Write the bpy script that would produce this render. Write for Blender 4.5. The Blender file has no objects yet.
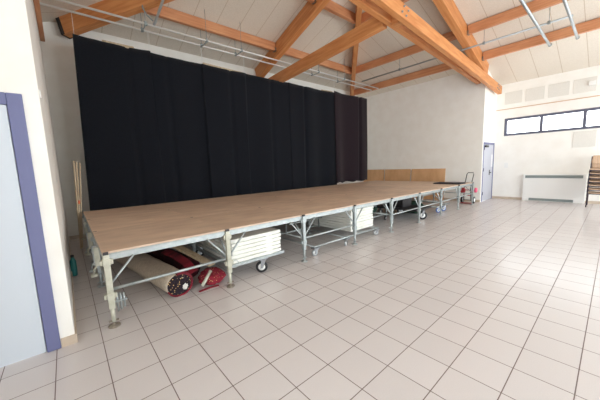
import bpy, bmesh, math, random
from mathutils import Vector, Matrix, noise
random.seed(7)
C = bpy.context.scene.collection
PI = math.pi
T = 1/3            # floor tile pitch

# ------------------------------------------------------------------ materials
def mat(name, col, rough=.6, metal=0., spec=.5):
    m = bpy.data.materials.new(name); m.use_nodes = True
    b = m.node_tree.nodes['Principled BSDF']
    b.inputs['Base Color'].default_value = (*col, 1); b.inputs['Roughness'].default_value = rough
    b.inputs['Metallic'].default_value = metal; b.inputs['Specular IOR Level'].default_value = spec
    return m
def srgb(r, g, b):
    f = lambda c: (c/255/12.92) if c/255 <= .04045 else ((c/255+.055)/1.055)**2.4
    return (f(r), f(g), f(b))
def nd(m, t, **kw):
    n = m.node_tree.nodes.new(t)
    for k, v in kw.items():
        if k in n.inputs: n.inputs[k].default_value = v
        else: setattr(n, k, v)
    return n
def lk(m, a, b): m.node_tree.links.new(a, b)
def bsdf(m): return m.node_tree.nodes['Principled BSDF']
def noisy(name, c1, c2, scale=5, rough=.6, metal=0, stretch=(1,1,1), detail=4, bump=0, spec=.5, lo=.35, hi=.65, rand=0):
    """two-tone mottled material in object coordinates"""
    m = mat(name, c1, rough, metal, spec)
    tc = nd(m, 'ShaderNodeTexCoord'); mp = nd(m, 'ShaderNodeMapping'); mp.inputs['Scale'].default_value = stretch
    n = nd(m, 'ShaderNodeTexNoise', Scale=scale, Detail=detail)
    r = nd(m, 'ShaderNodeValToRGB'); r.color_ramp.elements[0].position = lo; r.color_ramp.elements[1].position = hi
    r.color_ramp.elements[0].color = (*c1, 1); r.color_ramp.elements[1].color = (*c2, 1)
    lk(m, tc.outputs['Object'], mp.inputs['Vector']); lk(m, mp.outputs['Vector'], n.inputs['Vector'])
    lk(m, n.outputs['Fac'], r.inputs['Fac'])
    out = r.outputs['Color']
    if rand:
        oi = nd(m, 'ShaderNodeObjectInfo'); mr = nd(m, 'ShaderNodeMapRange')
        mr.inputs['To Min'].default_value = 1-rand; mr.inputs['To Max'].default_value = 1+rand
        hs = nd(m, 'ShaderNodeHueSaturation')
        lk(m, oi.outputs['Random'], mr.inputs['Value']); lk(m, mr.outputs['Result'], hs.inputs['Value'])
        lk(m, out, hs.inputs['Color']); out = hs.outputs['Color']
    lk(m, out, bsdf(m).inputs['Base Color'])
    if bump:
        bp = nd(m, 'ShaderNodeBump', Strength=bump, Distance=.01); lk(m, n.outputs['Fac'], bp.inputs['Height'])
        lk(m, bp.outputs['Normal'], bsdf(m).inputs['Normal'])
    return m

M = {}
M['wall'] = noisy('wall_paint', srgb(245,243,238), srgb(241,238,232), 3, .75, bump=.03)
M['timber'] = noisy('glulam', srgb(216,150,94), srgb(198,126,72), 3, .5, stretch=(.6,6,6), detail=5)
M['purlin'] = noisy('purlin_timber', srgb(214,154,112), srgb(194,130,90), 3, .55, stretch=(.6,6,6), detail=5)
M['galv'] = noisy('galvanised_steel', srgb(182,188,188), srgb(162,170,172), 14, .42, .6, rand=.06)
M['cream'] = noisy('cream_steel', srgb(206,205,190), srgb(178,176,160), 9, .5, .15)
M['dark'] = mat('dark_iron', srgb(60,58,60), .5, .4)
M['rust'] = noisy('worn_iron', srgb(160,150,134), srgb(120,112,104), 20, .6, .4)
M['white'] = mat('white_gloss', srgb(238,238,236), .35)
M['panelw'] = noisy('white_panel', srgb(238,238,232), srgb(228,228,220), 4, .45, rand=.03)
M['rail'] = mat('pale_pipe', srgb(222,222,220), .3, .3)
M['pipe'] = mat('grey_pipe', srgb(172,178,182), .35, .6)
M['rubber'] = mat('black_rubber', srgb(32,32,36), .6)
M['blue'] = mat('blue_grey_frame', srgb(110,114,154), .45)
M['door'] = mat('pale_blue_door', srgb(208,216,226), .4)
M['door2'] = mat('pale_grey_door', srgb(190,192,204), .4)
M['winframe'] = mat('slate_window_frame', srgb(92,94,112), .45)
M['plinth'] = noisy('plinth_tile', srgb(206,190,172), srgb(196,178,160), 6, .35)
M['grey'] = mat('grille_grey', srgb(140,150,150), .5)
M['paper'] = mat('paper', srgb(232,232,236), .8)
M['acoustic'] = noisy('acoustic_board', srgb(229,226,220), srgb(222,219,212), 60, .9)
M['wood'] = noisy('slat_wood', srgb(206,188,160), srgb(178,156,126), 4, .6, stretch=(6,6,.5))
M['orange'] = mat('orange_tape', srgb(226,104,50), .5)
M['beigecarpet'] = noisy('carpet_backing', srgb(196,182,164), srgb(178,164,148), 30, .95, bump=.2)
M['redcarpet'] = noisy('red_cloth', srgb(148,28,48), srgb(84,16,30), 6, .9)
M['maroon'] = noisy('maroon_carpet', srgb(70,20,30), srgb(44,13,20), 8, .95)
M['teal'] = mat('teal_plastic', srgb(36,120,120), .4)
M['green'] = noisy('dark_green_cloth', srgb(48,84,62), srgb(26,46,40), 7, .9)
M['wheelblue'] = mat('blue_wheel', srgb(92,120,176), .5)
M['pink'] = mat('pink_cloth', srgb(224,96,128), .8)
M['red'] = mat('red_paint', srgb(168,44,52), .4)
M['chairwood'] = noisy('chair_shell', srgb(204,176,150), srgb(190,160,134), 4, .45, stretch=(1,8,1))
M['chairframe'] = mat('chair_frame', srgb(58,46,58), .4, .3)
M['matblack'] = mat('black_mat', srgb(48,44,50), .8)
M['steel'] = mat('brushed_steel', srgb(150,152,156), .3, .9)

# plywood of the stage deck
def ply(name, c1, c2, rand):
    m = noisy(name, c1, c2, 1.6, .5, stretch=(1,2.5,1), detail=6, lo=.3, hi=.7, rand=rand)
    return m
M['deck'] = ply('deck_plywood', srgb(222,196,172), srgb(192,166,146), .12)
M['ply'] = ply('leaning_plywood', srgb(224,180,136), srgb(204,156,112), .05)
M['plyedge'] = mat('plywood_edge', srgb(206,170,136), .6)

# curtain cloth
def cloth(name, c1, c2):
    m = noisy(name, c1, c2, 40, .95, spec=.1); bsdf(m).inputs['Sheen Weight'].default_value = .1; return m
M['curtain'] = cloth('black_cloth', srgb(24,27,34), srgb(20,22,28))
M['curtain2'] = cloth('purple_black_cloth', srgb(42,33,39), srgb(34,27,33))

# floor tiles
def floor_mat():
    m = mat('floor_tile', (.5,.5,.5), .2)
    tc = nd(m, 'ShaderNodeTexCoord')
    br = nd(m, 'ShaderNodeTexBrick', offset=0.0, squash=1.0)
    br.inputs['Scale'].default_value = 1; br.inputs['Mortar Size'].default_value = .0038
    br.inputs['Mortar Smooth'].default_value = .2
    br.inputs['Brick Width'].default_value = T; br.inputs['Row Height'].default_value = T
    br.inputs['Color1'].default_value = (*srgb(213,207,206),1); br.inputs['Color2'].default_value = (*srgb(209,203,202),1)
    br.inputs['Mortar'].default_value = (*srgb(112,96,92),1)
    lk(m, tc.outputs['Object'], br.inputs['Vector'])
    n = nd(m, 'ShaderNodeTexNoise', Scale=160, Detail=2); lk(m, tc.outputs['Object'], n.inputs['Vector'])
    mx = nd(m, 'ShaderNodeMixRGB', blend_type='SOFT_LIGHT'); mx.inputs['Fac'].default_value = .18
    lk(m, br.outputs['Color'], mx.inputs['Color1']); lk(m, n.outputs['Fac'], mx.inputs['Color2'])
    lk(m, mx.outputs['Color'], bsdf(m).inputs['Base Color'])
    mr = nd(m, 'ShaderNodeMapRange'); mr.inputs['To Min'].default_value = .24; mr.inputs['To Max'].default_value = .6
    lk(m, br.outputs['Fac'], mr.inputs['Value']); lk(m, mr.outputs['Result'], bsdf(m).inputs['Roughness'])
    bp = nd(m, 'ShaderNodeBump', Strength=.25, Distance=.002); bp.invert = True
    lk(m, br.outputs['Fac'], bp.inputs['Height']); lk(m, bp.outputs['Normal'], bsdf(m).inputs['Normal'])
    return m
M['floor'] = floor_mat()
# ceiling boards, seams run down the slope
def ceil_mat(name, axis, phase):
    m = noisy(name, srgb(226,216,203), srgb(217,206,192), 40, .9)
    tc = nd(m, 'ShaderNodeTexCoord'); sx = nd(m, 'ShaderNodeSeparateXYZ'); lk(m, tc.outputs['Object'], sx.inputs['Vector'])
    ad = nd(m, 'ShaderNodeMath', operation='ADD'); ad.inputs[1].default_value = phase+50*.62
    lk(m, sx.outputs[axis], ad.inputs[0])
    mo = nd(m, 'ShaderNodeMath', operation='MODULO'); mo.inputs[1].default_value = .62; lk(m, ad.outputs[0], mo.inputs[0])
    lt = nd(m, 'ShaderNodeMath', operation='LESS_THAN'); lt.inputs[1].default_value = .014; lk(m, mo.outputs[0], lt.inputs[0])
    mx = nd(m, 'ShaderNodeMixRGB'); mx.inputs['Color2'].default_value = (*srgb(192,174,152),1)
    lk(m, lt.outputs[0], mx.inputs['Fac'])
    src = bsdf(m).inputs['Base Color'].links[0].from_socket
    lk(m, src, mx.inputs['Color1']); lk(m, mx.outputs['Color'], bsdf(m).inputs['Base Color'])
    return m
M['ceil_x'] = ceil_mat('ceiling_board_back', 'X', .31)
M['ceil_y'] = ceil_mat('ceiling_board_side', 'Y', .0)
# carpet pile with small flowers
def floral(name, base, rough=.95):
    m = mat(name, base, rough)
    tc = nd(m, 'ShaderNodeTexCoord'); v = nd(m, 'ShaderNodeTexVoronoi', Scale=34); lk(m, tc.outputs['Object'], v.inputs['Vector'])
    r = nd(m, 'ShaderNodeValToRGB'); r.color_ramp.interpolation = 'CONSTANT'
    e = r.color_ramp.elements; e[0].position = 0; e[0].color = (*srgb(214,176,120),1); e[1].position = .22; e[1].color = (*base,1)
    lk(m, v.outputs['Distance'], r.inputs['Fac']); lk(m, r.outputs['Color'], bsdf(m).inputs['Base Color'])
    return m
M['floral'] = floral('floral_pile', srgb(34,22,32))
M['floralred'] = floral('floral_red_cloth', srgb(136,30,48))
# window glass: mostly clear
def glass():
    m = bpy.data.materials.new('window_glass'); m.use_nodes = True; nt = m.node_tree; nt.nodes.clear()
    o = nt.nodes.new('ShaderNodeOutputMaterial'); t = nt.nodes.new('ShaderNodeBsdfTransparent'); g = nt.nodes.new('ShaderNodeBsdfGlossy')
    g.inputs['Roughness'].default_value = .02; t.inputs['Color'].default_value = (.97,.985,.98,1)
    mx = nt.nodes.new('ShaderNodeMixShader'); mx.inputs[0].default_value = .05
    nt.links.new(t.outputs[0], mx.inputs[1]); nt.links.new(g.outputs[0], mx.inputs[2]); nt.links.new(mx.outputs[0], o.inputs[0])
    return m
M['glass'] = glass()

# ------------------------------------------------------------------ mesh helpers
def box(bm, x0, x1, y0, y1, z0, z1, bev=0):
    vs = [bm.verts.new((x,y,z)) for x in (x0,x1) for y in (y0,y1) for z in (z0,z1)]
    idx = [(0,1,3,2),(4,6,7,5),(0,4,5,1),(2,3,7,6),(0,2,6,4),(1,5,7,3)]
    fs = [bm.faces.new([vs[i] for i in f]) for f in idx]
    if bev:
        es = list({e for f in fs for e in f.edges})
        bmesh.ops.bevel(bm, geom=es, offset=bev, segments=2, affect='EDGES', profile=.5)
def frame_of(d, up=(0,0,1)):
    d = Vector(d).normalized(); u = Vector(up)
    s = d.cross(u)
    if s.length < 1e-4: s = d.cross(Vector((1,0,0)))
    s.normalize(); return d, s, s.cross(d).normalized()
def bar(bm, p0, p1, w, h, top=False):
    """rectangular bar, w sideways, h along the up direction; top=True: the line is its upper face"""
    p0, p1 = Vector(p0), Vector(p1); d, s, u = frame_of(p1-p0)
    lo, hi = (-h, 0) if top else (-h/2, h/2)
    vs = [bm.verts.new(p + s*a*w/2 + u*b) for p in (p0,p1) for a in (-1,1) for b in (lo,hi)]
    for f in [(0,1,3,2),(4,6,7,5),(0,4,5,1),(2,3,7,6),(0,2,6,4),(1,5,7,3)]:
        bm.faces.new([vs[i] for i in f])
def tube(bm, pts, r, n=10, closed=False):
    pts = [Vector(p) for p in pts]; rings = []
    for i, p in enumerate(pts):
        if closed: d = pts[(i+1) % len(pts)]-pts[i-1]
        else: d = pts[min(i+1,len(pts)-1)]-pts[max(i-1,0)]
        d, s, u = frame_of(d, (0,0,1) if abs(d.normalized().z) < .95 else (0,1,0))
        rr = r[i] if isinstance(r, (list,tuple)) else r
        rings.append([bm.verts.new(p+(s*math.cos(a)+u*math.sin(a))*rr) for a in [2*PI*k/n for k in range(n)]])
    m = len(rings)
    for i in range(m if closed else m-1):
        a, b = rings[i], rings[(i+1) % m]
        for k in range(n):
            f = bm.faces.new((a[k], a[(k+1)%n], b[(k+1)%n], b[k])); f.smooth = True
    if not closed:
        bm.faces.new(rings[0][::-1]); bm.faces.new(rings[-1])
def lathe(bm, prof, origin, axis='Z', n=24):
    rings = []
    o = Vector(origin)
    for r, h in prof:
        ring = []
        for k in range(n):
            a = 2*PI*k/n; c, s = r*math.cos(a), r*math.sin(a)
            v = {'Z':(c,s,h),'X':(h,c,s),'Y':(c,h,s)}[axis]
            ring.append(bm.verts.new(o+Vector(v)))
        rings.append(ring)
    for a, b in zip(rings, rings[1:]):
        for k in range(n):
            f = bm.faces.new((a[k], a[(k+1)%n], b[(k+1)%n], b[k])); f.smooth = True
    bm.faces.new(rings[0][::-1]); bm.faces.new(rings[-1])
def prism(bm, poly, off):
    """polygon of 3-D points pushed by the vector off"""
    a = [bm.verts.new(p) for p in poly]; b = [bm.verts.new(Vector(p)+Vector(off)) for p in poly]
    n = len(poly); bm.faces.new(a); bm.faces.new(b[::-1])
    for i in range(n): bm.faces.new((a[i], b[i], b[(i+1)%n], a[(i+1)%n]))
def obj(name, bm, m, parent=None, loc=None):
    bmesh.ops.recalc_face_normals(bm, faces=bm.faces)
    me = bpy.data.meshes.new(name); bm.to_mesh(me); bm.free()
    for x in (m if isinstance(m, (list,tuple)) else [m]): me.materials.append(M[x] if isinstance(x, str) else x)
    o = bpy.data.objects.new(name, me); C.objects.link(o)
    if loc is not None: o.location = loc
    if parent: o.parent = parent
    return o
def B(): return bmesh.new()
def bx(name, m, parent, *a, bev=0):
    b = B(); box(b, *a, bev=bev); return obj(name, b, m, parent)
def tag(o, label, cat, group=None, kind=None):
    o['label'] = label; o['category'] = cat
    if group: o['group'] = group
    if kind: o['kind'] = kind
    return o
def thing(name, label, cat, loc=(0,0,0), rz=0, group=None):
    o = bpy.data.objects.new(name, None); C.objects.link(o); o.location = loc; o.rotation_euler = (0,0,rz)
    return tag(o, label, cat, group)
def st(o, label=None, cat=None):
    o['kind'] = 'structure'
    if label: o['label'] = label
    if cat: o['category'] = cat
    return o
def sempty(name, label, cat, loc=(0,0,0)):
    o = bpy.data.objects.new(name, None); C.objects.link(o); o.location = loc; return st(o, label, cat)
def dup(root, loc, rz=None, label=None):
    r = root.copy(); C.objects.link(r); r.location = loc
    if rz is not None: r.rotation_euler = (0,0,rz)
    if label: r['label'] = label
    for ch in list(root.children):
        c = ch.copy(); C.objects.link(c); c.parent = r
        for g in list(ch.children):
            d = g.copy(); C.objects.link(d); d.parent = c
    return r

# ------------------------------------------------------------------ the room shell
XL, XR, YB, YD = -.865, 11.0, 7.3, 1.86       # alcove side walls, back wall, line of the door walls
HX0, HX1, HY0 = -2.1, 12.5, -5.0              # hall
SB, SF = .335, .29
def z_back(y): return 5.1+SB*(7.3-y)
def z_left(x): return 5.1+SB*(x+.6)
def z_far(x): return 4.45+SF*(12.5-x)
AX, AY = 4.439, 2.261; AZ = z_left(AX)
def z_front(y): return AZ-SB*(AY-y)
def ceil_z(x, y): return min(z_back(y), z_left(x), z_far(x), z_front(y))

b = B(); box(b, HX0-.2, HX1+.2, HY0-.2, YB+.2, -.12, 0)
st(obj('floor', b, 'floor'), 'beige square ceramic floor tiles with brown grout lines', 'floor')

def roof():
    b = B(); th = Vector((0,0,.12))
    A = (AX,AY)
    polys = [([A,(-.8,7.5),(10.49,7.5)], z_back, 1, 0), ([A,(-2.3,-4.478),(-2.3,7.5),(-.8,7.5)], z_left, 0, 1),
             ([A,(12.7,-4.89),(12.7,-5.2),(-2.3,-5.2),(-2.3,-4.478)], z_front, 1, 0), ([A,(10.49,7.5),(12.7,7.5),(12.7,-4.89)], z_far, 0, 1)]
    for poly, fn, ax, mi in polys:
        lo = [Vector((p[0],p[1],fn(p[ax]))) for p in poly]
        n0 = len(b.faces); prism(b, lo, th)
        b.faces.ensure_lookup_table()
        for f in b.faces[n0:]: f.material_index = mi
    return obj('ceiling', b, ['ceil_x','ceil_y'])
st(roof(), 'sloping beige board ceiling with thin seams between the timbers', 'ceiling')

def wall_xz(name, x0, x1, y, ty, holes=(), lab=None):
    """wall in a plane of constant y; top follows the ceiling; holes = (xa, xb, za, zb)"""
    b = B(); xs = sorted({x0, x1, *[h[0] for h in holes], *[h[1] for h in holes]})
    def top(x): return ceil_z(x, y+(0 if ty > 0 else 0))+.04
    for xa, xb in zip(xs, xs[1:]):
        hs = sorted([h for h in holes if h[0] <= xa+1e-6 and h[1] >= xb-1e-6], key=lambda h: h[2]); z = 0
        for h in hs:
            if h[2] > z+1e-6: box(b, xa, xb, min(y,y+ty), max(y,y+ty), z, h[2])
            z = h[3]
        n = max(1, int((xb-xa)/.35)); t = [xa+(xb-xa)*i/n for i in range(n+1)]
        prism(b, [(xa,y,z),(xb,y,z)]+[(q,y,top(q)) for q in reversed(t)], (0,ty,0))
    return st(obj(name, b, 'wall'), lab, 'wall')
def wall_yz(name, y0, y1, x, tx, holes=(), lab=None):
    b = B(); ys = sorted({y0, y1, *[h[0] for h in holes], *[h[1] for h in holes]})
    for ya, yb in zip(ys, ys[1:]):
        hs = sorted([h for h in holes if h[0] <= ya+1e-6 and h[1] >= yb-1e-6], key=lambda h: h[2]); z = 0
        for h in hs:
            if h[2] > z+1e-6: box(b, min(x,x+tx), max(x,x+tx), ya, yb, z, h[2])
            z = h[3]
        n = max(1, int((yb-ya)/.35)); t = [ya+(yb-ya)*i/n for i in range(n+1)]
        prism(b, [(x,ya,z),(x,yb,z)]+[(x,q,ceil_z(x,q)+.04) for q in reversed(t)], (tx,0,0))
    return st(obj(name, b, 'wall'), lab, 'wall')
D1 = (-1.93, -.97, 0, 2.27); D2 = (11.10, 12.44, 0, 2.24)
WY0, WY1, WZ0, WZ1 = -3.9, 1.567, 2.48, 3.145
front_holes = [(1.5+2.7*i, 3.9+2.7*i, .08, 3.5) for i in range(4)]
wall_xz('wall_back', XL-.09, XR+.1, YB, .2, lab='plain cream back wall behind the black curtains')
wall_yz('wall_left', YD, YB, XL, -.09, lab='cream side wall of the stage recess at the left')
wall_yz('wall_right', YD, YB, XR, .1, lab='cream side wall of the stage recess at the right')
wall_xz('wall_front_left', HX0, XL-.09, YD, .2, [D1], lab='white wall around the blue framed door at the left')
wall_xz('wall_front_right', XR+.1, HX1, YD, .2, [D2], lab='white wall above the pale door in the far corner')
wall_yz('wall_far', HY0, YD+.2, HX1, .2, [(WY0,WY1,WZ0,WZ1)], lab='white far wall with the strip window and the convector')
fill_hole = (-4.6, -1.0, .08, 3.0)  # unseen opening added as fill light for the dark left and near side
wall_yz('wall_near', HY0, YD+.2, HX0, -.2, [fill_hole], lab='white hall wall behind the viewpoint')
wall_xz('wall_window_side', HX0, HX1, HY0, -.2, front_holes, lab='white hall wall with tall glazed bays')

def baseboard(name, p0, p1, nrm, lab, h=.085):
    b = B(); p0, p1 = Vector((*p0,0)), Vector((*p1,0)); n = Vector((*nrm,0))*.014
    prism(b, [p0, p1, p1+n, p0+n], (0,0,h)); return st(obj(name, b, 'plinth'), lab, 'baseboard')
baseboard('baseboard_door_left', (-.965,YD), (XL+.014,YD), (0,-1), 'beige tile plinth beside the blue door frame')
baseboard('baseboard_left', (XL,YD), (XL,YB), (1,0), 'beige tile plinth along the left recess wall')
baseboard('baseboard_back', (XL+.014,YB), (XR-.014,YB), (0,-1), 'beige tile plinth along the back wall')
baseboard('baseboard_right', (XR,YD), (XR,YB), (-1,0), 'beige tile plinth along the right recess wall')
baseboard('baseboard_far', (HX1,HY0), (HX1,YD), (-1,0), 'brownish beige tile plinth under the convector wall')
b = B(); box(b, HX1-.012, HX1, HY0, YD, 3.49, 3.515)
st(obj('trim_1', b, 'plyedge'), 'thin tan trim line above the strip window', 'trim')

# --- door at the left
d = sempty('door_1', 'pale blue door leaf in a blue frame at the left edge', 'door', (0,0,0))
b = B()
for x0, x1 in ((-1.93,-1.835),(-1.065,-.97)): box(b, x0, x1, YD-.02, YD+.12, 0, 2.27, .006)
box(b, -1.835, -1.065, YD-.02, YD+.12, 2.175, 2.27, .006)
box(b, -1.09, -1.065, YD+.03, YD+.12, 0, 2.175); box(b, -1.835, -1.81, YD+.03, YD+.12, 0, 2.175)
obj('door_frame', b, 'blue', d)
bx('door_leaf', 'door', d, -1.83, -1.07, YD-.008, YD+.03, .008, 2.172, bev=.003)
hb = B(); tube(hb, [(-1.76,YD-.008,1.05),(-1.76,YD-.06,1.05),(-1.64,YD-.065,1.05)], .011); box(hb, -1.785,-1.735,YD-.014,YD-.008,.95,1.12)
obj('door_handle', hb, 'steel', d)
# --- door in the far corner
d = sempty('door_2', 'pale grey double door with blue grey frame in far corner', 'door', (0,0,0))
b = B()
for x0, x1 in ((11.10,11.16),(12.37,12.44)): box(b, x0, x1, YD-.015, YD+.12, 0, 2.24, .004)
box(b, 11.16, 12.37, YD-.015, YD+.12, 2.17, 2.24, .004)
obj('door_frame', b, 'blue', d)
bx('door_leaf', 'door2', d, 11.165, 12.03, YD, YD+.04, .01, 2.165, bev=.003)
bx('door_leaf', 'door2', d, 12.04, 12.365, YD, YD+.04, .01, 2.165, bev=.003)
hb = B(); tube(hb, [(11.96,YD,1.08),(11.96,YD-.06,1.08),(11.84,YD-.065,1.08)], .013); box(hb, 11.92,12.0,YD-.008,YD,.98,1.18)
obj('door_handle', hb, 'dark', d)
b = B(); box(b, 11.2, 11.55, YD-.06, YD, 2.05, 2.12, .006); bar(b, (11.2,YD-.05,2.135), (11.6,YD-.03,2.15), .02, .012)
obj('door_closer', b, 'dark', d)
b = B()
for z in (.25, 1.15, 1.95): tube(b, [(11.165,YD-.018,z),(11.165,YD-.018,z+.12)], .012)
obj('hinge', b, 'dark', d)
tag(bx('door_notice', 'paper', None, 12.12, 12.32, YD-.004, YD-.001, 1.3, 1.78), 'white paper notice stuck on the narrow leaf of the far door', 'notice')

# --- strip window in the far wall, tall bays and an added fill bay behind the viewpoint
def window(name, lab, axis, lo, hi, z0, z1, c, n, fr=.055, dep=.12, mid=None):
    w = sempty(name, lab, 'window'); f = B(); 
    def bb(bm, a0, a1, za, zb, c0, c1):
        if axis == 'y': box(bm, c0, c1, a0, a1, za, zb)
        else: box(bm, a0, a1, c0, c1, za, zb)
    bb(f, lo, hi, z0, z0+fr, c, c+dep); bb(f, lo, hi, z1-fr, z1, c, c+dep)
    st_ = (hi-lo)/n
    for i in range(n+1):
        q = lo+i*st_; a0 = q if i == 0 else (q-fr if i == n else q-fr/2); bb(f, a0, a0+fr, z0+fr, z1-fr, c, c+dep)
    if mid: bb(f, lo+fr, hi-fr, mid-fr/2, mid+fr/2, c+.01, c+dep-.01)
    obj('window_frame', f, 'winframe', w)
    for i in range(n):
        p = B(); bb(p, lo+i*st_+fr/2, lo+(i+1)*st_-fr/2, z0+fr/2, z1-fr/2, c+dep*.45, c+dep*.45+.008); obj('pane', p, 'glass', w)
window('window_1', 'long narrow strip window high on the far wall', 'y', WY0, WY1, WZ0, WZ1, HX1-.012, 5, .085)
window('window_6', 'wide unseen glazed bay added to the near hall wall as fill light', 'y', fill_hole[0], fill_hole[1], fill_hole[2], fill_hole[3], HX0-.16, 4, .07, mid=2.1)
for i, h in enumerate(front_holes):
    window('window_%d' % (i+2), 'tall glazed bay in the hall wall behind the viewpoint', 'x', h[0], h[1], h[2], h[3], HY0-.16, 2, .07, mid=2.1)

# --- acoustic boards and small fittings on the far wall
names = ['nearest the corner post', 'second from the corner', 'third from the corner', 'fourth from the corner', 'fifth from the corner', 'sixth from the corner']
for i in range(6):
    y1 = 1.60-.63*i
    b = B(); box(b, HX1-.012, HX1-.001, y1-.53, y1, 3.68, 4.13, .004)
    tag(obj('acoustic_panel', b, 'acoustic'), 'grey acoustic board above the strip window, '+names[i], 'panel', 'acoustic boards above the strip window')
b = B(); box(b, HX1-.012, HX1-.001, -.92, -.38, 1.89, 2.42, .004)
tag(obj('acoustic_panel', b, 'acoustic'), 'pale grey square board below the strip window above the convector', 'panel')
b = B(); box(b, HX1-.06, HX1-.014, -.80, -.64, 3.86, 4.0, .008)
tag(obj('sensor_box', b, 'white'), 'small white square box high on the far wall', 'sensor')
s = thing('light_switch', 'small white switch plate on far wall left of convector', 'switch', (HX1,1.44,1.24))
bx('switch_plate', 'white', s, -.012, -.001, -.06, .06, 0, .2, bev=.004); bx('rocker', 'white', s, -.018, -.012, -.03, .03, .06, .14)

# --- convector heater
r = thing('convector_heater', 'wide white convector heater with grey grilles under the strip window', 'heater', (HX1-.15,0,0))
bx('casing', 'white', r, 0, .145, -.80, .86, .0, .985, bev=.008)
def grille(y0, y1, z0, z1, name):
    b = B(); box(b, -.006, -.001, y0, y1, z0, z1); n = int((y1-y0)/.03)
    for k in range(n): box(b, -.012, -.006, y0+.03*k, y0+.03*k+.012, z0+.005, z1-.005)
    obj(name, b, 'grey', r)
grille(-.72, .80, .85, .95, 'top_grille'); grille(-.53, .66, .015, .105, 'bottom_grille')

# --- chairs stacked at the right edge
def make_chair():
    t = thing('stacking_chair', '', 'chair')
    w, rr = .21, .013
    for s in (-1, 1):
        y = s*w
        b = B(); tube(b, [(-.26,y*1.06,.0),(-.19,y,.44),(.16,y,.43),(.2,y,.42)], rr); obj('leg', b, 'chairframe', t)
        b = B(); tube(b, [(.30,y*1.06,.0),(.16,y,.44),(.22,y*.98,.62),(.27,y*.96,.84)], rr); obj('leg', b, 'chairframe', t)
    for nm, x in (('front_stretcher',-.18),('rear_stretcher',.16)):
        b = B(); bar(b, (x,-w,.415), (x,w,.415), .022, .034); obj(nm, b, 'chairframe', t)
    def shell(f, nu, nv):
        b = B(); g = [[[b.verts.new(f(i/nu, j/nv)+k) for j in range(nv+1)] for i in range(nu+1)] for k in (Vector((0,0,0)), f(0,0,True))]
        for i in range(nu):
            for j in range(nv):
                for k in (0,1): 
                    q = b.faces.new((g[k][i][j],g[k][i+1][j],g[k][i+1][j+1],g[k][i][j+1])); q.smooth = True
        for i in range(nu):
            for j in (0,nv): b.faces.new((g[0][i][j],g[0][i+1][j],g[1][i+1][j],g[1][i][j]))
        for j in range(nv):
            for i in (0,nu): b.faces.new((g[0][i][j],g[0][i][j+1],g[1][i][j+1],g[1][i][j]))
        return b
    def seat(u, v, nrm=False):
        if nrm: return Vector((0,0,.022))
        x = -.23+.42*u; e = (2*u-1)**4; y = (v-.5)*(.42-.03*e)
        return Vector((x, y, .445+.012*(2*v-1)**2-.02*(1-u)**4))
    def back(u, v, nrm=False):
        if nrm: return Vector((.018,0,0))
        z = .60+.27*u; e = (2*u-1)**6; y = (v-.5)*(.41-.07*e)
        return Vector((.195+.13*(z-.6)/.27*.6-.03*(1-(2*v-1)**2)*0+.025*(1-(2*v-1)**2), y, z))
    obj('seat', shell(seat,8,8), 'chairwood', t); obj('backrest', shell(back,8,10), 'chairwood', t)
    return t
ch = make_chair(); ord_ = ['bottom one of the stack', 'second from the bottom of the stack', 'third from the bottom of the stack',
    'middle one of the stack', 'third from the top of the stack', 'second from the top of the stack', 'topmost of the stack, whole back showing']
for k in range(7):
    lab = 'beige chair with dark frame, '+ord_[k]+', beside the convector'
    loc = (11.72-.012*k, -1.10, .121*k)
    c = ch if k == 0 else dup(ch, loc, 0)
    c.location = loc; c['label'] = lab; c['group'] = 'stacked chairs at the right edge'

# ------------------------------------------------------------------ roof timbers and rails
def beam(name, p0, p1, w, h, label, m='timber', top=True, extra=None):
    p0, p1 = Vector(p0), Vector(p1); d, s, u = frame_of(p1-p0)
    o = bpy.data.objects.new(name, None); C.objects.link(o); tag(o, label, 'beam')
    L = (p1-p0).length; R = Matrix((d, -s, u)).transposed().to_4x4()
    o.matrix_world = Matrix.Translation(p0) @ R
    b = B(); lo, hi = (-h, 0) if top else (-h/2, h/2); box(b, 0, L, -w/2, w/2, lo, hi, .008)
    obj('timber', b, m, o)
    if extra: extra(o, L, w, lo, hi)
    return o
def shoe(o, L, w, lo, hi):
    b = B()
    for s in (-1, 1): box(b, -.02, .06, s*w/2-.008, s*w/2+.008, lo-.01, hi-.02)
    box(b, -.025, .004, -w/2-.008, w/2+.008, lo-.01, hi-.02)
    obj('steel_shoe', b, 'dark', o)
def bolts(ts, zoff=0):
    def f(o, L, w, lo, hi):
        for t in ts:
            b = B(); 
            for dx, dz in ((-.12,.06),(.05,.08),(.12,-.05),(-.04,-.07)):
                lathe(b, [(.022,0),(.022,.02),(.012,.02),(.012,.03)], (t+dx, w/2, (lo+hi)/2+dz), 'Y', 8)
                lathe(b, [(.022,0),(.022,-.02)], (t+dx, -w/2, (lo+hi)/2+dz), 'Y', 8)
            obj('bolts', b, 'steel', o)
    return f
e = .01
# hip rafters
beam('hip_rafter', (-.46,7.17,z_left(-.46)-e), (4.3,2.40,z_left(4.3)-e), .2, .38, 'thick orange timber rafter with dark steel shoe above the left end of the curtains', extra=shoe)
def hipx(y): return 12.5-(.65+SB*(7.3-y))/SF
beam('hip_rafter', (hipx(7.15),7.15,z_back(7.15)-e), (hipx(2.7),2.7,z_back(2.7)-e), .16, .34, 'narrow orange timber rafter rising from the corner above the right end of the curtains')
# principal rafters
beam('principal_rafter', (4.86,7.28,z_back(7.28)-e), (4.86,2.85,z_back(2.85)-e), .2, .4, 'steep orange timber rafter crossing the long purlin above the middle of the curtains')
beam('principal_rafter', (10.9,1.85,z_far(10.9)-e), (4.9,1.85,z_far(4.9)-e), .2, .42, 'steep orange timber rafter rising from the far corner between the double tie')
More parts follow.
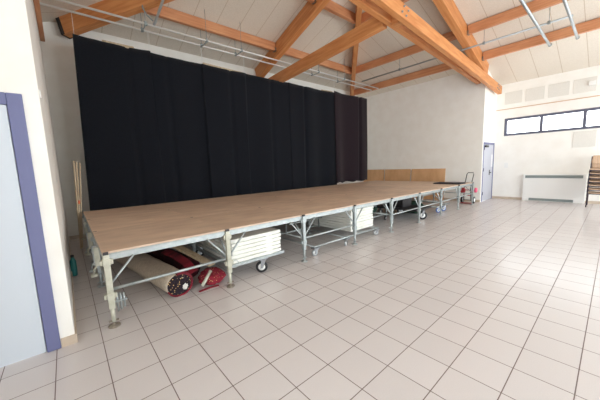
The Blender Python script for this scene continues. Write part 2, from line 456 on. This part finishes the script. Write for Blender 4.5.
# ties
beam('tie_beam', (5.0,7.28,4.47), (5.0,2.2,4.76), .18, .3, 'long orange tie beam from above the middle of the curtains to the double tie', top=False)
beam('tie_beam', (12.1,1.68,4.18), (-1.0,1.68,5.0), .13, .28, 'bright orange front tie of the double tie, ending over the far door', top=False, extra=bolts((7.3,.5)))
beam('tie_beam', (10.8,2.02,4.42), (-.8,2.02,4.99), .13, .27, 'bright orange rear tie of the double tie, ending on the recess wall', top=False)
beam('spacer_block', (4.98,1.75,4.66), (4.98,1.955,4.66), .22, .26, 'short orange timber block bolted between the two ties', top=False)
# purlins: back slope in two runs, far slope in two runs
def bracket(o, L, w, lo, hi):
    for x in (.0, L):
        b = B(); box(b, x-.03, x+.03, -w/2-.012, w/2+.012, lo-.012, lo+.10); obj('hanger', b, 'steel', o)
for y, z_l, nm in ((6.0, z_back, 'lower'), (4.15, z_back, 'upper')):
    z = z_l(y)-e; xl = 6.7-y+.12; xr = hipx(y)-.1
    beam('purlin', (xl,y,z), (4.74,y,z), .11, .25, f'{nm} pale orange purlin of the back slope left of the steep middle rafter', 'purlin', extra=bracket)
    beam('purlin', (4.98,y,z), (xr,y,z), .11, .25, f'{nm} pale orange purlin of the back slope right of the steep middle rafter', 'purlin', extra=bracket)
def hipy(x): return 7.3-((12.5-x)*SF-.65)/SB
for x, nm in ((10.15,'lower'), (8.72,'middle'), (6.65,'upper')):
    z = z_far(x)-e; yh = min(hipy(x)-.1, 7.28)
    beam('purlin', (x,yh,z), (x,1.97,z), .11, .25, f'{nm} pale orange purlin of the far slope between corner rafter and double tie', 'purlin', extra=bracket)
    beam('purlin', (x,1.73,z), (x,-4.2,z), .11, .25, f'{nm} pale orange purlin of the far slope right of the double tie', 'purlin', extra=bracket)
beam('wall_plate', (XL+.045,7.26,4.74), (XL+.045,2.1,4.74), .08, .14, 'thin orange wall plate at the top of the left recess wall', 'purlin')

# lighting rails
def rail(name, p0, p1, label, drops, m='rail', r=.022):
    o = thing(name, label, 'rail', p0); p1 = Vector(p1)-Vector(p0)
    b = B(); tube(b, [(0,0,0), p1], r, 10); obj('pipe', b, m, o)
    for t in drops:
        q = p1*t; w = Vector(p0)+q; top = ceil_z(w.x, w.y)-.005
        b = B(); tube(b, [q, q+Vector((0,0,top-w.z-.0))], .006, 6); obj('dropper', b, 'steel', o)
        b = B(); box(b, q.x-.03, q.x+.03, q.y-.03, q.y+.03, q.z-.035, q.z+.045, .006); obj('clamp', b, 'grey', o)
    return o
dr = [(x+.81)/10.9 for x in (.95, 2.35, 3.35, 6.4, 7.8)]
ra = rail('curtain_rail', (-.8,6.05,4.88), (10.1,6.05,4.88), 'white pipe rail of the pair nearest above the black curtains', dr)
rail('curtain_rail', (-.8,5.70,4.88), (10.1,5.70,4.88), 'white pipe rail of the pair farther out from the black curtains', dr)
for x in (.95, 2.35, 3.35, 6.4, 7.8):
    b = B(); tube(b, [(x,5.68,4.845),(x,6.07,4.845)], .012, 8); o = obj('rail_link', b, 'grey')
    o.parent = ra; o.matrix_parent_inverse = Matrix.Translation(Vector((.8,-6.05,-4.88)))
rail('spotlight_rail', (9.0,5.75,5.0), (9.0,-.47,5.0), 'thin grey pipe rail hung below the middle far purlin', [.27,.52,.70,.93], 'pipe', .024)
for y, x1, nm in ((.05, 5.6, 'left'), (-.50, 6.2, 'right')):
    o = thing('ceiling_pipe', f'{nm} one of two thick grey pipes ending on the lowest far purlin', 'pipe', (10.09,y,4.72))
    b = B(); tube(b, [(0,0,.06),(-.05,0,.02),(-.14,0,0),(x1-10.09,0,-.02)], .03, 12); obj('pipe', b, 'pipe', o)
    b = B(); tube(b, [(x1-10.09+.3,0,-.02),(x1-10.09+.3,0,z_far(x1+.3)-4.72)], .01, 6); obj('dropper', b, 'steel', o)
    b = B(); lathe(b, [(.038,0),(.038,.03)], (-.16,0,0), 'X', 12); obj('collar', b, 'grey', o)
o = thing('hanging_arm', 'grey steel arm hanging from the thick left rafter to the rails', 'bracket', (1.13,5.70,4.90))
b = B(); tube(b, [(0,0,.0),(.02,-.06,.05),(.097,-.5,.34),(.125,-.62,.43)], .028, 8); obj('pipe', b, 'pipe', o)
b = B(); tube(b, [(-.20,-.04,.42),(-.21,-.04,.28),(-.13,-.02,.17),(.0,.03,.10)], .014, 8); obj('hook', b, 'grey', o)

# ------------------------------------------------------------------ curtains
def curtain(x0, x1, z0, z1, y, label, m, seed, sag=.03, fold=.02, ragged=0, batten=None):
    o = thing('stage_curtain', label, 'curtain', (x0,y,z0), group='black stage curtains')
    W, H = x1-x0, z1-z0; nx = max(24, int(W/.045)); nz = 26; rnd = random.Random(seed)
    rnd0 = .5+.22*math.sin(seed*2.3); ph = [(rnd.uniform(0,6.28), rnd.uniform(2.2,7.5), rnd.uniform(.4,1)) for _ in range(5)]
    def pt(i, j, back):
        u, v = i/nx, j/nz
        a = sum(k*math.sin(f*u*W+p+.35*math.sin(2.2*v+p)) for p, f, k in ph)/3 + 1.4*math.exp(-((u-rnd0)*W/.05)**2)
        yy = 1.7*fold*a*(1.15-.55*v)+ .03*math.sin(PI*u)*(1-v)*.6
        top = H-sag*math.sin(PI*u)-.004*abs(math.sin(u*W*9))
        bot = ragged*(.5+.5*math.sin(u*23+seed))*.6
        xx = u*W - (.10*(1-v)*(1-u)**5 if seed == 1 else 0) + (.02*math.sin(5*v+seed)*(u if i == nx else 0))
        return Vector((xx, yy+(.010 if back else 0), bot+(top-bot)*v))
    b = B(); g = [[[b.verts.new(pt(i,j,k)) for j in range(nz+1)] for i in range(nx+1)] for k in (0,1)]
    for k in (0,1):
        for i in range(nx):
            for j in range(nz):
                f = b.faces.new((g[k][i][j],g[k][i+1][j],g[k][i+1][j+1],g[k][i][j+1])); f.smooth = True
    for i in range(nx):
        for j in (0,nz): b.faces.new((g[0][i][j],g[0][i+1][j],g[1][i+1][j],g[1][i][j]))
    for j in range(nz):
        for i in (0,nx): b.faces.new((g[0][i][j],g[0][i][j+1],g[1][i][j+1],g[1][i][j]))
    obj('cloth', b, m, o)
    if batten:
        b = B(); bar(b, (batten[0]-x0,.035,H+batten[2]), (batten[1]-x0,.035,H+batten[2]-batten[3]), .02, .06); obj('batten', b, 'wood', o)
    for u in (.02, .98):
        b = B(); tube(b, [(u*W,.012,H-.02),(u*W,.015,4.88-z0-.02)], .0035, 5); obj('cord', b, 'white', o)
    return o
YC = 6.03
curtain(-.345, 1.09, .60, 4.45, YC, 'first black curtain from the left, its cord up to the thick rafter', 'curtain', 1, .03, batten=(.15,.75,-.015,.0))
curtain(1.07, 2.37, .62, 4.425, YC+.03, 'second black curtain from the left, a dark gap on each side', 'curtain', 2, .015)
curtain(2.32, 3.62, .62, 4.42, YC, 'third black curtain from the left, with a wooden batten along its top', 'curtain', 3, .02, batten=(2.36,3.6,.01,.03))
curtain(3.60, 5.37, .62, 4.425, YC+.03, 'fourth black curtain from the left below the tie beam end', 'curtain', 4, .015)
curtain(5.28, 7.64, .62, 4.42, YC, 'fifth black curtain from the left, next to the purplish one', 'curtain', 5, .015, .03, batten=(6.9,7.5,-.012,-.02))
curtain(7.53, 9.78, .84, 4.47, YC-.02, 'purplish black curtain at the right end, its ragged hem just above the deck', 'curtain2', 6, .03, .075, .08)

# ------------------------------------------------------------------ stage
NX, NY = 8, 3; SX0, SY0, SY1 = -.575, 1.93, 5.95; DX = 1.352; DY = (SY1-SY0)/NY; DZ = .80
stage = thing('modular_stage', 'long low stage of plywood decks on galvanised steel legs in front of the curtains', 'stage', (0,0,0))
stage.matrix_world = Matrix.Translation((SX0,SY0,0)) @ Matrix.Rotation(-.003,4,'Z') @ Matrix.Translation((-SX0,-SY0,0))
for i in range(NX):
    for j in range(NY):
        b = B(); box(b, 0, DX-.004, 0, DY-.004, -.022, 0, .002)
        o = obj('deck_panel', b, 'deck', stage); o.location = (SX0+DX*i+.002, SY0+DY*j+.002, DZ+random.uniform(-.0015,.0015))
def edge_piece(L, ax):
    b = B(); z1, z0 = -.024, -.094
    if ax == 'x':
        box(b, .004, L-.004, .004, .045, z0, z1, .003); box(b, .004, L-.004, -.004, .004, z0+.02, z1-.008)
    else: box(b, .004, .045, .05, L-.05, z0, z1, .003)
    return b
ex = {}
for j in range(NY+1):
    for i in range(NX):
        if 'x' not in ex: ex['x'] = obj('edge_rail', edge_piece(DX,'x'), 'galv', stage); o = ex['x']
        else: o = ex['x'].copy(); C.objects.link(o); o.parent = stage
        o.location = (SX0+DX*i, SY0+DY*j-(.05 if j == NY else 0), DZ)
for i in range(NX+1):
    for j in range(NY):
        if 'y' not in ex: ex['y'] = obj('cross_rail', edge_piece(DY,'y'), 'galv', stage); o = ex['y']
        else: o = ex['y'].copy(); C.objects.link(o); o.parent = stage
        o.location = (SX0+DX*i-(.05 if i == NX else (.024 if i else 0)), SY0+DY*j, DZ)
LM = {}
def leg(x, y, m, first=False):
    key = (m,)
    if key not in LM:
        b = B(); box(b, -.028,.028,-.028,.028,.20,.775,.004); o = obj('leg', b, m, stage)
        b = B(); tube(b, [(0,0,.05),(0,0,.22)], .02, 10); obj('inner_tube', b, m, o)
        for z in (.30, .66):
            b = B(); box(b, -.034,.034,-.034,.034, z, z+.075, .006)
            for s in (-1, 1): box(b, *sorted((s*.034,s*.056)),-.02,.02, z+.008, z+.06, .005)
            obj('clamp', b, m, o)
        b = B(); lathe(b, [(.055,0),(.055,.012),(.02,.02),(.013,.024),(.013,.07)], (0,0,0), 'Z', 16)
        bar(b, (-.045,0,.062), (.045,0,.062), .014, .014); obj('foot', b, 'rust' if m == 'cream' else 'galv', o)
        b = B(); box(b, -.022,.022,-.032,.0, .775,.80); obj('corner_cap', b, 'dark', o)
        LM[key] = o; o.location = (x,y,0)
    else:
        s = LM[key]; o = s.copy(); C.objects.link(o); o.parent = stage; o.location = (x,y,0)
        for g in list(s.children): k = g.copy(); C.objects.link(k); k.parent = o
for i in range(NX+1):
    for j in range(NY+1):
        x = SX0+DX*i+(.028 if i == 0 else (-.028 if i == NX else 0)); y = SY0+DY*j+(-.006 if j == 0 else (-.02 if j == NY else 0))
        leg(x, y, 'cream' if (i <= 1 and j == 0) else 'galv')
def part_tube(name, pts, r, m='galv'):
    b = B(); tube(b, pts, r, 8); return obj(name, b, m, stage)
yf = SY0-.002
for i in range(NX+1):                                  # front row: V braces on each leg
    x = SX0+DX*i
    for s in (-1, 1):
        if (i == 0 and s < 0) or (i == NX and s > 0): continue
        part_tube('brace', [(x+s*.045,yf,.33 if i == 0 else .42),(x+s*.05,yf,.47),(x+s*.27,yf,.715)], .0125)
for i in (0, 2, 4, 5, 6, 7):                           # front lower rails
    part_tube('lower_rail', [(SX0+DX*i+.04,yf,.40),(SX0+DX*(i+1)-.04,yf,.40)], .017)
part_tube('lower_rail', [(SX0+.045,yf,.31),(SX0+.045,yf,.42)], .017)
for i in (0, 1, 2, 4, 6, 8):                           # rails running back
    x = SX0+DX*i+(.028 if i == 0 else (-.028 if i == NX else 0))
    for j in range(NY):
        part_tube('cross_brace', [(x,SY0+DY*j+.04,.40),(x,SY0+DY*(j+1)-.06,.40)], .015)
        part_tube('cross_brace', [(x,SY0+DY*j+.04,.46),(x,SY0+DY*j+.30,.715)], .0125)
        if j < 2: part_tube('cross_brace', [(x,SY0+DY*(j+1)-.05,.46),(x,SY0+DY*(j+1)-.30,.715)], .0125)
for i in (0, 2, 4, 5):                                 # second row braces
    x = SX0+DX*i; y = SY0+DY
    part_tube('lower_rail', [(x+.04,y,.40),(x+DX-.04,y,.40)], .015)
    part_tube('brace', [(x+.05,y,.46),(x+.27,y,.715)], .0125); part_tube('brace', [(x+DX-.05,y,.46),(x+DX-.27,y,.715)], .0125)
# spare short tubes clamped inside the first leg
for k in range(3):
    part_tube('spare_tube', [(SX0+.085+.03*k,yf+.06,.33-.01*k),(SX0+.085+.03*k,yf+.06,.12+.015*k)] , .012, 'galv')
b = B(); bar(b, (SX0+.04,yf+.04,.24), (SX0+.17,yf+.04,.24), .012, .02); obj('spare_tube_clip', b, 'galv', stage)
# clamps hanging along the left side
for k, (y, z) in enumerate(((2.5,.62),(2.95,.55),(3.7,.6),(4.2,.52),(5.1,.58))):
    b = B(); box(b, -.03,.02,-.02,.02,-.10,.12,.004); tube(b, [(0,0,-.08),(-.05,0,-.14),(-.05,0,-.2)], .012, 8); lathe(b, [(.035,0),(.035,.03)], (-.05,0,-.22), 'Z', 10)
    o = obj('side_clamp', b, 'cream' if k % 2 == 0 else 'galv', stage); o.location = (SX0-.012, y, z)
ring = [(SX0+DX+.09+.045*math.cos(a), yf-.01, .30+.05*math.sin(a)) for a in [2*PI*k/14 for k in range(14)]]
b = B(); tube(b, ring, .006, 6, True); obj('pin_ring', b, 'galv', stage)

# ------------------------------------------------------------------ things under the stage
def caster(parent, x, y, rad, m='rubber', hub='white', rz=0., top=.0):
    """caster wheel standing on the floor; part with sub-parts"""
    b = B(); ca, sa = math.cos(rz), math.sin(rz)
    for s in (-1, 1):
        q = Vector((-sa,ca,0))*s*.026
        prism(b, [q+Vector((ca*-.02,sa*-.02,rad-.02)), q+Vector((ca*.02,sa*.02,rad-.02)), q+Vector((ca*.07,sa*.07,2*rad+.025)), q+Vector((0,0,2*rad+.025))], Vector((-sa,ca,0))*s*.004)
    box(b, -.05,.09,-.045,.045, 2*rad+.02, 2*rad+.035)
    f = obj('caster', b, 'steel', parent); f.location = (x,y,0)
    w = B(); prof = [(rad*.62,-.018),(rad*.95,-.018),(rad,-.010),(rad,.010),(rad*.95,.018),(rad*.62,.018)]
    lathe(w, prof, (0,0,0), 'Y', 24); wo = obj('tyre', w, m, f); wo.location = (0,0,rad); wo.rotation_euler = (0,0,rz)
    h = B(); lathe(h, [(.01,-.024),(rad*.6,-.0185),(rad*.6,.0185),(.01,.024)], (0,0,0), 'Y', 20); ho = obj('hub', h, hub, f); ho.location = (0,0,rad); ho.rotation_euler = (0,0,rz)
    return f
# dolly with six white boards in the second bay
dA = thing('panel_dolly', 'steel dolly on black casters carrying white boards in the second bay', 'dolly', (0,0,0))
b = B()
for y in (2.03, 3.6): bar(b, (.80,y,.236), (1.78,y,.236), .045, .04)
for x in (.84, 1.30, 1.74): bar(b, (x,2.03,.236), (x,3.6,.236), .04, .034)
obj('chassis', b, 'galv', dA)
for x, y, rz in ((1.36,2.04,-.6),(1.68,3.5,-.2),(.95,3.5,.1)): caster(dA, x, y, .09, rz=rz)
zz = .2565; lab6 = ['lowest', 'second from the bottom', 'third from the bottom', 'third from the top', 'second from the top', 'topmost']
for k in range(6):
    b = B(); box(b, 0, .86, 0, 1.75, .010, .057, .005); box(b, .02, .84, .02, 1.73, 0, .011); box(b, .58, .70, .002, .03, .0, .011)
    o = obj('white_board', b, 'panelw'); o.location = (.87+random.uniform(-.006,.006), 2.02+random.uniform(-.008,.008), zz); zz += .059
    tag(o, f'white board, {lab6[k]} of the six on the dolly with black casters', 'board', 'white boards on the near dolly')
# cart with nine white boards in the third and fourth bay
cB = thing('panel_cart', 'low blue grey tube cart on white casters under the third and fourth bays', 'cart', (0,0,0))
b = B()
for y in (1.99, 3.2): tube(b, [(2.42,y,.165),(4.42,y,.165)], .019, 8)
for x in (2.44, 3.3, 3.9, 4.38): tube(b, [(x,1.99,.163),(x,3.2,.163)], .017, 8)
obj('chassis', b, 'galv', cB)
b = B(); tube(b, [(2.6,3.0,.18),(2.6,3.0,.62),(3.55,3.0,.62),(3.55,3.0,.18)], .016, 8); tube(b, [(2.6,2.9,.42),(3.55,2.9,.42)], .014, 8); obj('end_frame', b, 'galv', cB)
for x, y, rz in ((2.45,2.0,-.3),(3.28,1.98,.5),(4.38,2.02,-.9),(2.45,3.2,0),(4.38,3.2,0)): caster(cB, x, y, .056, 'pipe', 'white', rz)
zz = .185; lab9 = ['lowest', 'second from the bottom', 'third from the bottom', 'fourth from the bottom', 'middle', 'fourth from the top', 'third from the top', 'second from the top', 'topmost']
for k in range(9):
    b = B(); box(b, 0, .80, 0, 1.35, .010, .056, .005); box(b, .02, .78, .02, 1.33, 0, .011); o = obj('white_board', b, 'panelw')
    o.location = (3.62+random.uniform(-.008,.008), 2.12+random.uniform(-.012,.012), zz); zz += .058
    tag(o, f'white board, {lab9[k]} of the nine on the low tube cart', 'board', 'white boards on the cart')

def lump(name, c, rad, m, label, cat, seed, amp=.35, parent=None):
    b = B(); bmesh.ops.create_icosphere(b, subdivisions=4, radius=1)
    for v in b.verts:
        k = 1+amp*noise.noise(v.co*1.8+Vector((seed,seed*2,0)))+amp*.4*noise.noise(v.co*5+Vector((seed,0,0)))
        v.co = Vector((v.co.x*rad[0]*k, v.co.y*rad[1]*k, max(-rad[2]*.96, v.co.z*rad[2]*k)))
    for f in b.faces: f.smooth = True
    o = obj(name, b, m, parent)
    o.location = (c[0], c[1], rad[2]*.96) if len(c) == 2 else c
    if parent is None: tag(o, label, cat)
    return o
# rolled carpet
def roll_between(p0, p1, r, name, m, parent=None, n=28, seg=14, lump=0, flat=1.):
    p0, p1 = Vector(p0), Vector(p1); d, s, u = frame_of(p1-p0); b = B(); rings = []
    for i in range(seg+1):
        p = p0.lerp(p1, i/seg); ring = []
        for k in range(n):
            a = 2*PI*k/n; rr = r*(1+lump*noise.noise(Vector((3*math.cos(a),3*math.sin(a),i*.9))))
            ring.append(b.verts.new(p+s*rr*math.cos(a)+u*rr*flat*math.sin(a)))
        rings.append(ring)
    for a, c in zip(rings, rings[1:]):
        for k in range(n):
            f = b.faces.new((a[k],a[(k+1)%n],c[(k+1)%n],c[k])); f.smooth = True
    b.faces.new(rings[0][::-1]); b.faces.new(rings[-1])
    return obj(name, b, m, parent)
rc = thing('rolled_carpet', 'thick rolled carpet with beige backing and dark flowered end under first bay', 'carpet', (0,0,0))
p0, p1 = Vector((.19,2.15,.150)), Vector((-.12,4.3,.150)); d, s, u = frame_of(p1-p0)
roll_between(p0, p1, .165, 'backing', 'beigecarpet', rc, flat=.9, lump=.05)
b = B()                                              # dark flowered pile showing in the rolled end
cen = b.verts.new(p0-d*.004); prev = None; rings = []
for q, (f, o_) in enumerate(((.3,.016),(.55,.004),(.75,.018),(.93,.006))):
    rings.append([b.verts.new(p0-d*(o_+.012*noise.noise(Vector((3*math.cos(a),3*math.sin(a),q))))+s*math.cos(a)*.165*f+u*math.sin(a)*.149*f) for a in [2*PI*k/36 for k in range(36)]])
for k in range(36): b.faces.new((cen, rings[0][k], rings[0][(k+1)%36]))
for A_, B_ in zip(rings, rings[1:]):
    for k in range(36): b.faces.new((A_[k], A_[(k+1)%36], B_[(k+1)%36], B_[k]))
sk = [b.verts.new(v.co+d*.03) for v in rings[-1]]
for k in range(36): b.faces.new((rings[-1][k], rings[-1][(k+1)%36], sk[(k+1)%36], sk[k]))
obj('pile_end', b, 'floral', rc)
b = B()
rim = [p0-d*.010+s*math.cos(a)*.163+u*math.sin(a)*.147 for a in [-2.8+4.6*k/30 for k in range(31)]]
tube(b, rim, [.008+.016*k/30 for k in range(31)], 6); obj('red_binding', b, 'redcarpet', rc)
lump('pale_flower', tuple(p0-d*.02+s*.06-u*.05), (.032,.010,.036), 'acoustic', '', '', 5, .6, rc)
# maroon roll and red cloth beside it
mr_ = thing('maroon_carpet', 'dark maroon rolled carpet lying behind the beige roll', 'carpet', (0,0,0))
roll_between((.50,2.62,.15), (.24,4.6,.15), .145, 'roll', 'maroon', mr_, lump=.12)
b = B(); pts = [(.43,2.28,.22),(.42,2.55,.285),(.38,2.9,.315),(.33,3.3,.315)]
for (xa,ya,za),(xb,yb,zb) in zip(pts, pts[1:]):
    prism(b, [(xa-.06,ya,za-.02),(xb-.06,yb,zb-.02),(xb+.05,yb,zb+.012),(xa+.05,ya,za+.012)], (0,0,-.012))
obj('red_edge', b, 'redcarpet', mr_)
lump('red_cloth', (.64,2.24), (.16,.20,.10), 'floralred', 'crumpled red flowered cloth on the floor beside the rolled carpet', 'cloth', 3)
rb = thing('red_ribbon', 'loose red strap lying on the floor in front of the red cloth', 'strap', (.54,2.06,.008))
b = B(); bar(b, (-.14,0,0), (.02,.02,0), .03, .012); bar(b, (.02,.02,0), (.13,.0,0), .03, .012); obj('band', b, 'redcarpet', rb)
o = thing('wooden_plank', 'pale wooden plank resting on the red cloth under the first bay', 'plank', (0,0,0))
b = B(); bar(b, (.42,3.05,.43), (.68,2.27,.245), .11, .03); obj('board', b, 'wood', o)
o = thing('short_tube', 'short pale tube propped between the two carpets', 'tube', (0,0,0))
b = B(); tube(b, [(.45,2.08,.06),(.60,2.13,.22)], .022, 12); obj('pipe', b, 'cream', o)

# dolly with black caster in the sixth bay
dC = thing('flat_dolly', 'dark flat dolly on large black casters in the sixth bay', 'dolly', (0,0,0))
bx('platform', 'dark', dC, 6.25, 7.15, 2.0, 3.3, .27, .31, bev=.005)
for x, y, rz in ((6.63,2.02,-.9),(7.05,2.9,-.7),(6.4,3.2,.1),(7.05,3.2,0)): caster(dC, x, y, .115, rz=rz)
dD = thing('wheeled_frame', 'grey tube frame on blue casters in the eighth bay', 'dolly', (0,0,0))
b = B(); 
for y in (2.12, 3.1): tube(b, [(7.75,y,.19),(8.75,y,.19)], .02, 8)
for x in (7.8, 8.7): tube(b, [(x,2.12,.19),(x,3.1,.19)], .02, 8)
tube(b, [(7.8,2.6,.19),(7.8,2.6,.5),(8.7,2.6,.5),(8.7,2.6,.19)], .016, 8); obj('frame', b, 'galv', dD)
for x, y, rz in ((7.95,2.14,-.6),(8.35,2.14,-.9),(7.95,3.1,0),(8.65,3.1,0)): caster(dD, x, y, .075, 'wheelblue', 'white', rz)
dE = thing('wheeled_frame', 'grey tube frame on small white casters in the fifth bay', 'dolly', (0,0,0))
b = B()
for y in (2.75, 3.7): tube(b, [(4.95,y,.17),(6.05,y,.17)], .02, 8)
for x in (5.0, 6.0): tube(b, [(x,2.75,.17),(x,3.7,.17)], .02, 8); tube(b, [(x,2.75,.17),(x,2.75,.55)], .016, 8)
tube(b, [(5.0,2.75,.5),(6.0,2.75,.5)], .016, 8); obj('frame', b, 'galv', dE)
for x, y in ((5.05,2.75),(5.95,2.75),(5.05,3.7),(5.95,3.7)): caster(dE, x, y, .06, 'rubber', 'white', .3)
lump('green_tarpaulin', (5.5,3.2,.30), (.42,.36,.115), 'green', 'crumpled dark green tarpaulin on the frame with small white casters', 'tarpaulin', 8, .3)
lump('green_tarpaulin', (7.42,2.75), (.26,.40,.20), 'green', 'crumpled dark green tarpaulin on the floor behind the flat dolly', 'tarpaulin', 12, .3)
o = thing('dark_crate', 'dark plastic crate on the flat dolly under the stage', 'crate', (6.45,2.5,.31))
b = B(); box(b, 0,.5,0,.6,0,.22,.01); obj('body', b, 'dark', o); b = B(); box(b, -.012,.512,-.012,.612,.222,.245,.004); obj('lid', b, 'matblack', o)
lump('white_scrap', (5.15,2.12), (.05,.035,.014), 'white', 'small white scrap on the floor under the fifth bay', 'scrap', 4)

# ------------------------------------------------------------------ on and around the stage
mt = thing('folded_mats', 'dark folded mat lying on the far right end of the deck', 'mat', (9.35,2.3,DZ+.003))
b = B(); box(b, -.28,.25,-.38,.50,0,.018,.006); obj('lower_layer', b, 'matblack', mt)
b = B(); box(b, -.25,.27,-.36,.48,.019,.040,.006); obj('upper_layer', b, 'matblack', mt)
ht = thing('hand_truck', 'hand truck with dark loop handle standing past the far end of the stage', 'hand truck', (10.42,2.13,0))
b = B(); tube(b, [(.05,-.11,.10),(.0,-.11,.6),(-.02,-.20,1.08),(-.022,-.19,1.14),(-.022,-.02,1.14),(-.02,.02,1.08),(.0,.10,.6),(.05,.12,.10)], .014, 8); obj('handle_frame', b, 'dark', ht)
b = B()
for z in (.3, .5, .72): bar(b, (.02,-.11,z), (.02,.12,z), .02, .03)
obj('crossbar', b, 'red', ht)
bx('toe_plate', 'red', ht, -.16, .06, -.18, .18, .02, .03)
for y in (-.19, .19):
    b = B(); lathe(b, [(.08,-.03),(.115,-.03),(.128,-.012),(.128,.012),(.115,.03),(.08,.03)], (.12,y,.128), 'Y', 24); w = obj('wheel', b, 'rubber', ht)
    b = B(); lathe(b, [(.02,-.034),(.08,-.030),(.08,.030),(.02,.034)], (.12,y,.128), 'Y', 20); obj('rim', b, 'white', w)
b = B(); tube(b, [(.12,-.2,.128),(.12,.2,.128)], .012, 8); bar(b, (.12,0,.128), (.03,0,.128), .2, .02); obj('axle', b, 'steel', ht)
lump('pink_cloth', (10.42,1.85,.50), (.07,.05,.09), 'pink', 'bright pink cloth hanging on the hand truck', 'cloth', 6, .3)
lump('red_bag', (10.36,2.25,.48), (.06,.08,.10), 'red', 'small red bag hanging behind the pink cloth at the stage end', 'bag', 16, .3)
for k, (y0, y1, lab) in enumerate(((3.12,4.55,'plywood sheet leaning on the right wall, nearest the hall'), (4.60,5.88,'middle one of the three plywood sheets on the right wall'), (5.93,7.1,'paler plywood sheet leaning in the corner by the curtains'))):
    b = B(); prism(b, [(10.86,y0,0),(10.86,y1,0),(10.965,y1,1.29),(10.965,y0,1.29-.0)], (.018,0,0))
    tag(obj('plywood_sheet', b, 'ply'), lab, 'plywood sheet', 'plywood sheets along the right wall')
# slats at the left rear corner of the stage
for k, (x0, x1, y0, lab) in enumerate(((-.68,-.60,5.98,'leftmost of three tall wooden battens leaning beside the black curtain'), (-.665,-.555,6.04,'middle one of three tall wooden battens, with orange tape on it'), (-.65,-.50,6.10,'tall wooden batten touching the edge of the black curtain'))):
    o = thing('wooden_batten', lab, 'batten', (x0,y0,0), group='battens at the left rear corner')
    b = B(); bar(b, (0,0,.006), (x1-x0,.04,1.88-.02*k), .022, .022); obj('wood', b, 'wood', o)
    if k == 1:
        b = B(); f = .52; bar(b, ((x1-x0)*f,.04*f,1.86*f), ((x1-x0)*(f+.04),.04*(f+.04),1.86*(f+.04)), .03, .03); obj('tape', b, 'orange', o)
tb = thing('plastic_bottle', 'slim teal plastic bottle on the floor against the left recess wall', 'bottle', (-.823,4.1,0))
b = B(); lathe(b, [(.035,0),(.04,.02),(.04,.24),(.018,.29),(.018,.30)], (0,0,0), 'Z', 18); obj('body', b, 'teal', tb)
b = B(); lathe(b, [(.021,.30),(.021,.335)], (0,0,0), 'Z', 14); obj('cap', b, 'dark', tb)
b = B(); box(b, XL+.001, XL+.012, 1.88, 1.92, 2.26, 2.33, .004); tag(obj('wall_box', b, 'white'), 'small white box on the recess edge beside the left door', 'box')

# ------------------------------------------------------------------ light
w = bpy.data.worlds.new('overcast'); bpy.context.scene.world = w; w.use_nodes = True
bg = w.node_tree.nodes['Background']; bg.inputs['Color'].default_value = (.93,.97,1,1); bg.inputs['Strength'].default_value = 9.0
def portal(name, loc, rot, sx, sy):
    l = bpy.data.lights.new(name, 'AREA'); l.shape = 'RECTANGLE'; l.size = sx; l.size_y = sy; l.cycles.is_portal = True
    o = bpy.data.objects.new(name, l); C.objects.link(o); o.location = loc; o.rotation_euler = rot
portal('daylight_portal', (HX1+.16,(WY0+WY1)/2,(WZ0+WZ1)/2), (0,PI/2,0), WZ1-WZ0, WY1-WY0)
portal('daylight_portal', (HX0-.19,(fill_hole[0]+fill_hole[1])/2,1.54), (0,-PI/2,0), 2.92, fill_hole[1]-fill_hole[0])
for h in front_holes:
    portal('daylight_portal', ((h[0]+h[1])/2,HY0-.19,(h[2]+h[3])/2), (PI/2,0,0), h[1]-h[0], h[3]-h[2])

# ------------------------------------------------------------------ camera and view
cam = bpy.data.cameras.new('camera'); co = bpy.data.objects.new('camera', cam); C.objects.link(co)
yaw, pitch, roll = .8619, -.1239, .0364
fw = Vector((math.cos(yaw)*math.cos(pitch), math.sin(yaw)*math.cos(pitch), math.sin(pitch)))
r0 = Vector((math.sin(yaw), -math.cos(yaw), 0)); d0 = fw.cross(r0)
rt = r0*math.cos(roll)+d0*math.sin(roll); dn = -r0*math.sin(roll)+d0*math.cos(roll)
Rm = Matrix((rt, -dn, -fw)).transposed().to_4x4()
co.matrix_world = Matrix.Translation((-2.3194*T,-4.2202*T,4.7857*T)) @ Rm
cam.sensor_width = 36; cam.lens = 271.04/600*36; cam.clip_start = .05
sc = bpy.context.scene; sc.camera = co
sc.view_settings.view_transform = 'Standard'; sc.view_settings.look = 'None'; sc.view_settings.exposure = 0.0; sc.view_settings.gamma = 1
sc.view_settings.use_curve_mapping = False
sc.cycles.max_bounces = 10; sc.cycles.diffuse_bounces = 6; sc.cycles.use_denoising = True
